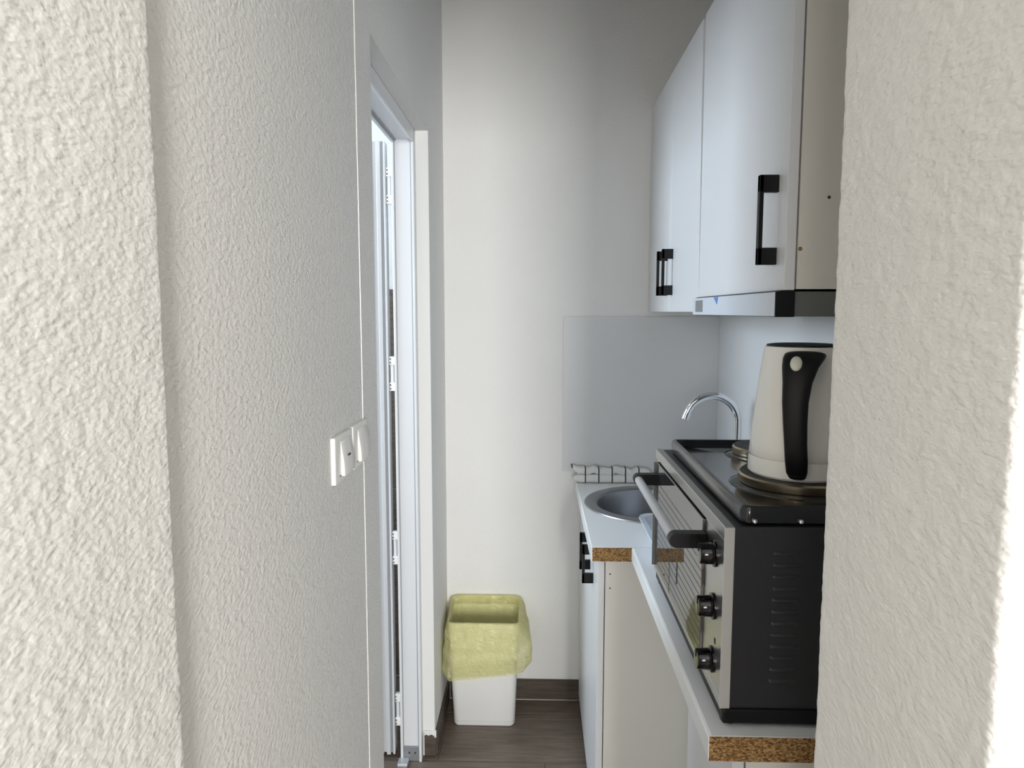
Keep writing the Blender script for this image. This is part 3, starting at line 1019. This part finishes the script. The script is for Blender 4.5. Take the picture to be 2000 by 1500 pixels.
rg = []
rg.append(liner_ring(0.215, 0.140, lambda a: 0.05, None, 0.004, 1))
rg.append(liner_ring(0.232, 0.160, lambda a: 0.20, None, 0.004, 2))
rg.append(liner_ring(0.246, 0.172, lambda a: 0.33 + 0.01 * math.sin(a), None, 0.0035, 3))
rg.append(liner_ring(0.254, 0.180, lambda a: top_z(a) - 0.020, None, 0.0025, 4))
rg.append(liner_ring(0.259, 0.186, lambda a: top_z(a) - 0.004, None, 0.001, 4))
rg.append(liner_ring(0.267, 0.193, lambda a: top_z(a), bulge(0.08), 0.001, 4))
rg.append(liner_ring(0.270, 0.198, lambda a: top_z(a) - 0.006, bulge(0.22), 0.001, 4))
for k, (u, bg, wb_) in enumerate(((0.16, 0.45, 0.0018), (0.34, 0.75, 0.0026), (0.52, 0.95, 0.0034), (0.68, 1.0, 0.0042), (0.82, 0.85, 0.0048), (0.93, 0.60, 0.005), (1.0, 0.40, 0.0055))):
    rg.append(liner_ring(0.273, 0.201, (lambda u: (lambda a: top_z(a) * (1 - u) + low_z(a) * u))(u), bulge(bg), wb_, 5 + k * 0.35))
def smooth_rings(rg, sub):
    A = np.array(rg)
    out = []
    m_ = len(A)
    for i in range(m_ - 1):
        p0, p1, p2, p3 = A[max(i - 1, 0)], A[i], A[i + 1], A[min(i + 2, m_ - 1)]
        for k in range(sub):
            t_ = k / sub
            out.append(0.5 * (2 * p1 + (p2 - p0) * t_ + (2 * p0 - 5 * p1 + 4 * p2 - p3) * t_ ** 2 + (3 * p1 - p0 - 3 * p2 + p3) * t_ ** 3))
    out.append(A[-1])
    return np.array(out)


SUB = 4
A = smooth_rings(rg, SUB)
for i in range(len(A)):
    hang = max(0.0, (i - 6 * SUB) / (len(A) - 6 * SUB))       # 0 at the rim, 1 at the free edge
    inner = max(0.0, (5 * SUB - i) / (5 * SUB))
    q = A[i]
    # diagonal pulls from the rim corners plus small crumples
    dia = np.sin((q[:, 0] * 0.9 + q[:, 2] * 1.1) * 75 + 2.5 * vnoise(q, 14, 8)) * 0.0034
    nz_ = vnoise(q, 32, 11) * 0.014 + vnoise(q, 75, 12) * 0.004 + dia
    amt = min(1.0, hang * 3.0) if hang > 0 else -0.6 * min(1.0, inner * 2)
    dx, dy = q[:, 0] - BXc, q[:, 1] - BYc
    L_ = np.sqrt((dx / 0.135) ** 2 + (dy / 0.10) ** 2)
    A[i][:, 0] += dx / L_ / 0.135 * nz_ * amt * 0.8
    A[i][:, 1] += dy / L_ / 0.10 * (np.maximum(nz_, -0.002) if amt > 0 else nz_) * amt * 0.8
    A[i][:, 2] += vnoise(q, 25, 13) * 0.010 * hang
    A[i][:, 0] = np.maximum(A[i][:, 0], XL + 0.001)
    A[i][:, 1] = np.minimum(A[i][:, 1], YB - 0.002)
rg = [[tuple(p_) for p_ in r_] for r_ in A]
tag(MB().loft(rg, False).build('bin_liner', 'bin_liner', None, True, 80), 'crumpled translucent yellow bag lining the bin and hanging over its rim', 'bin bag')
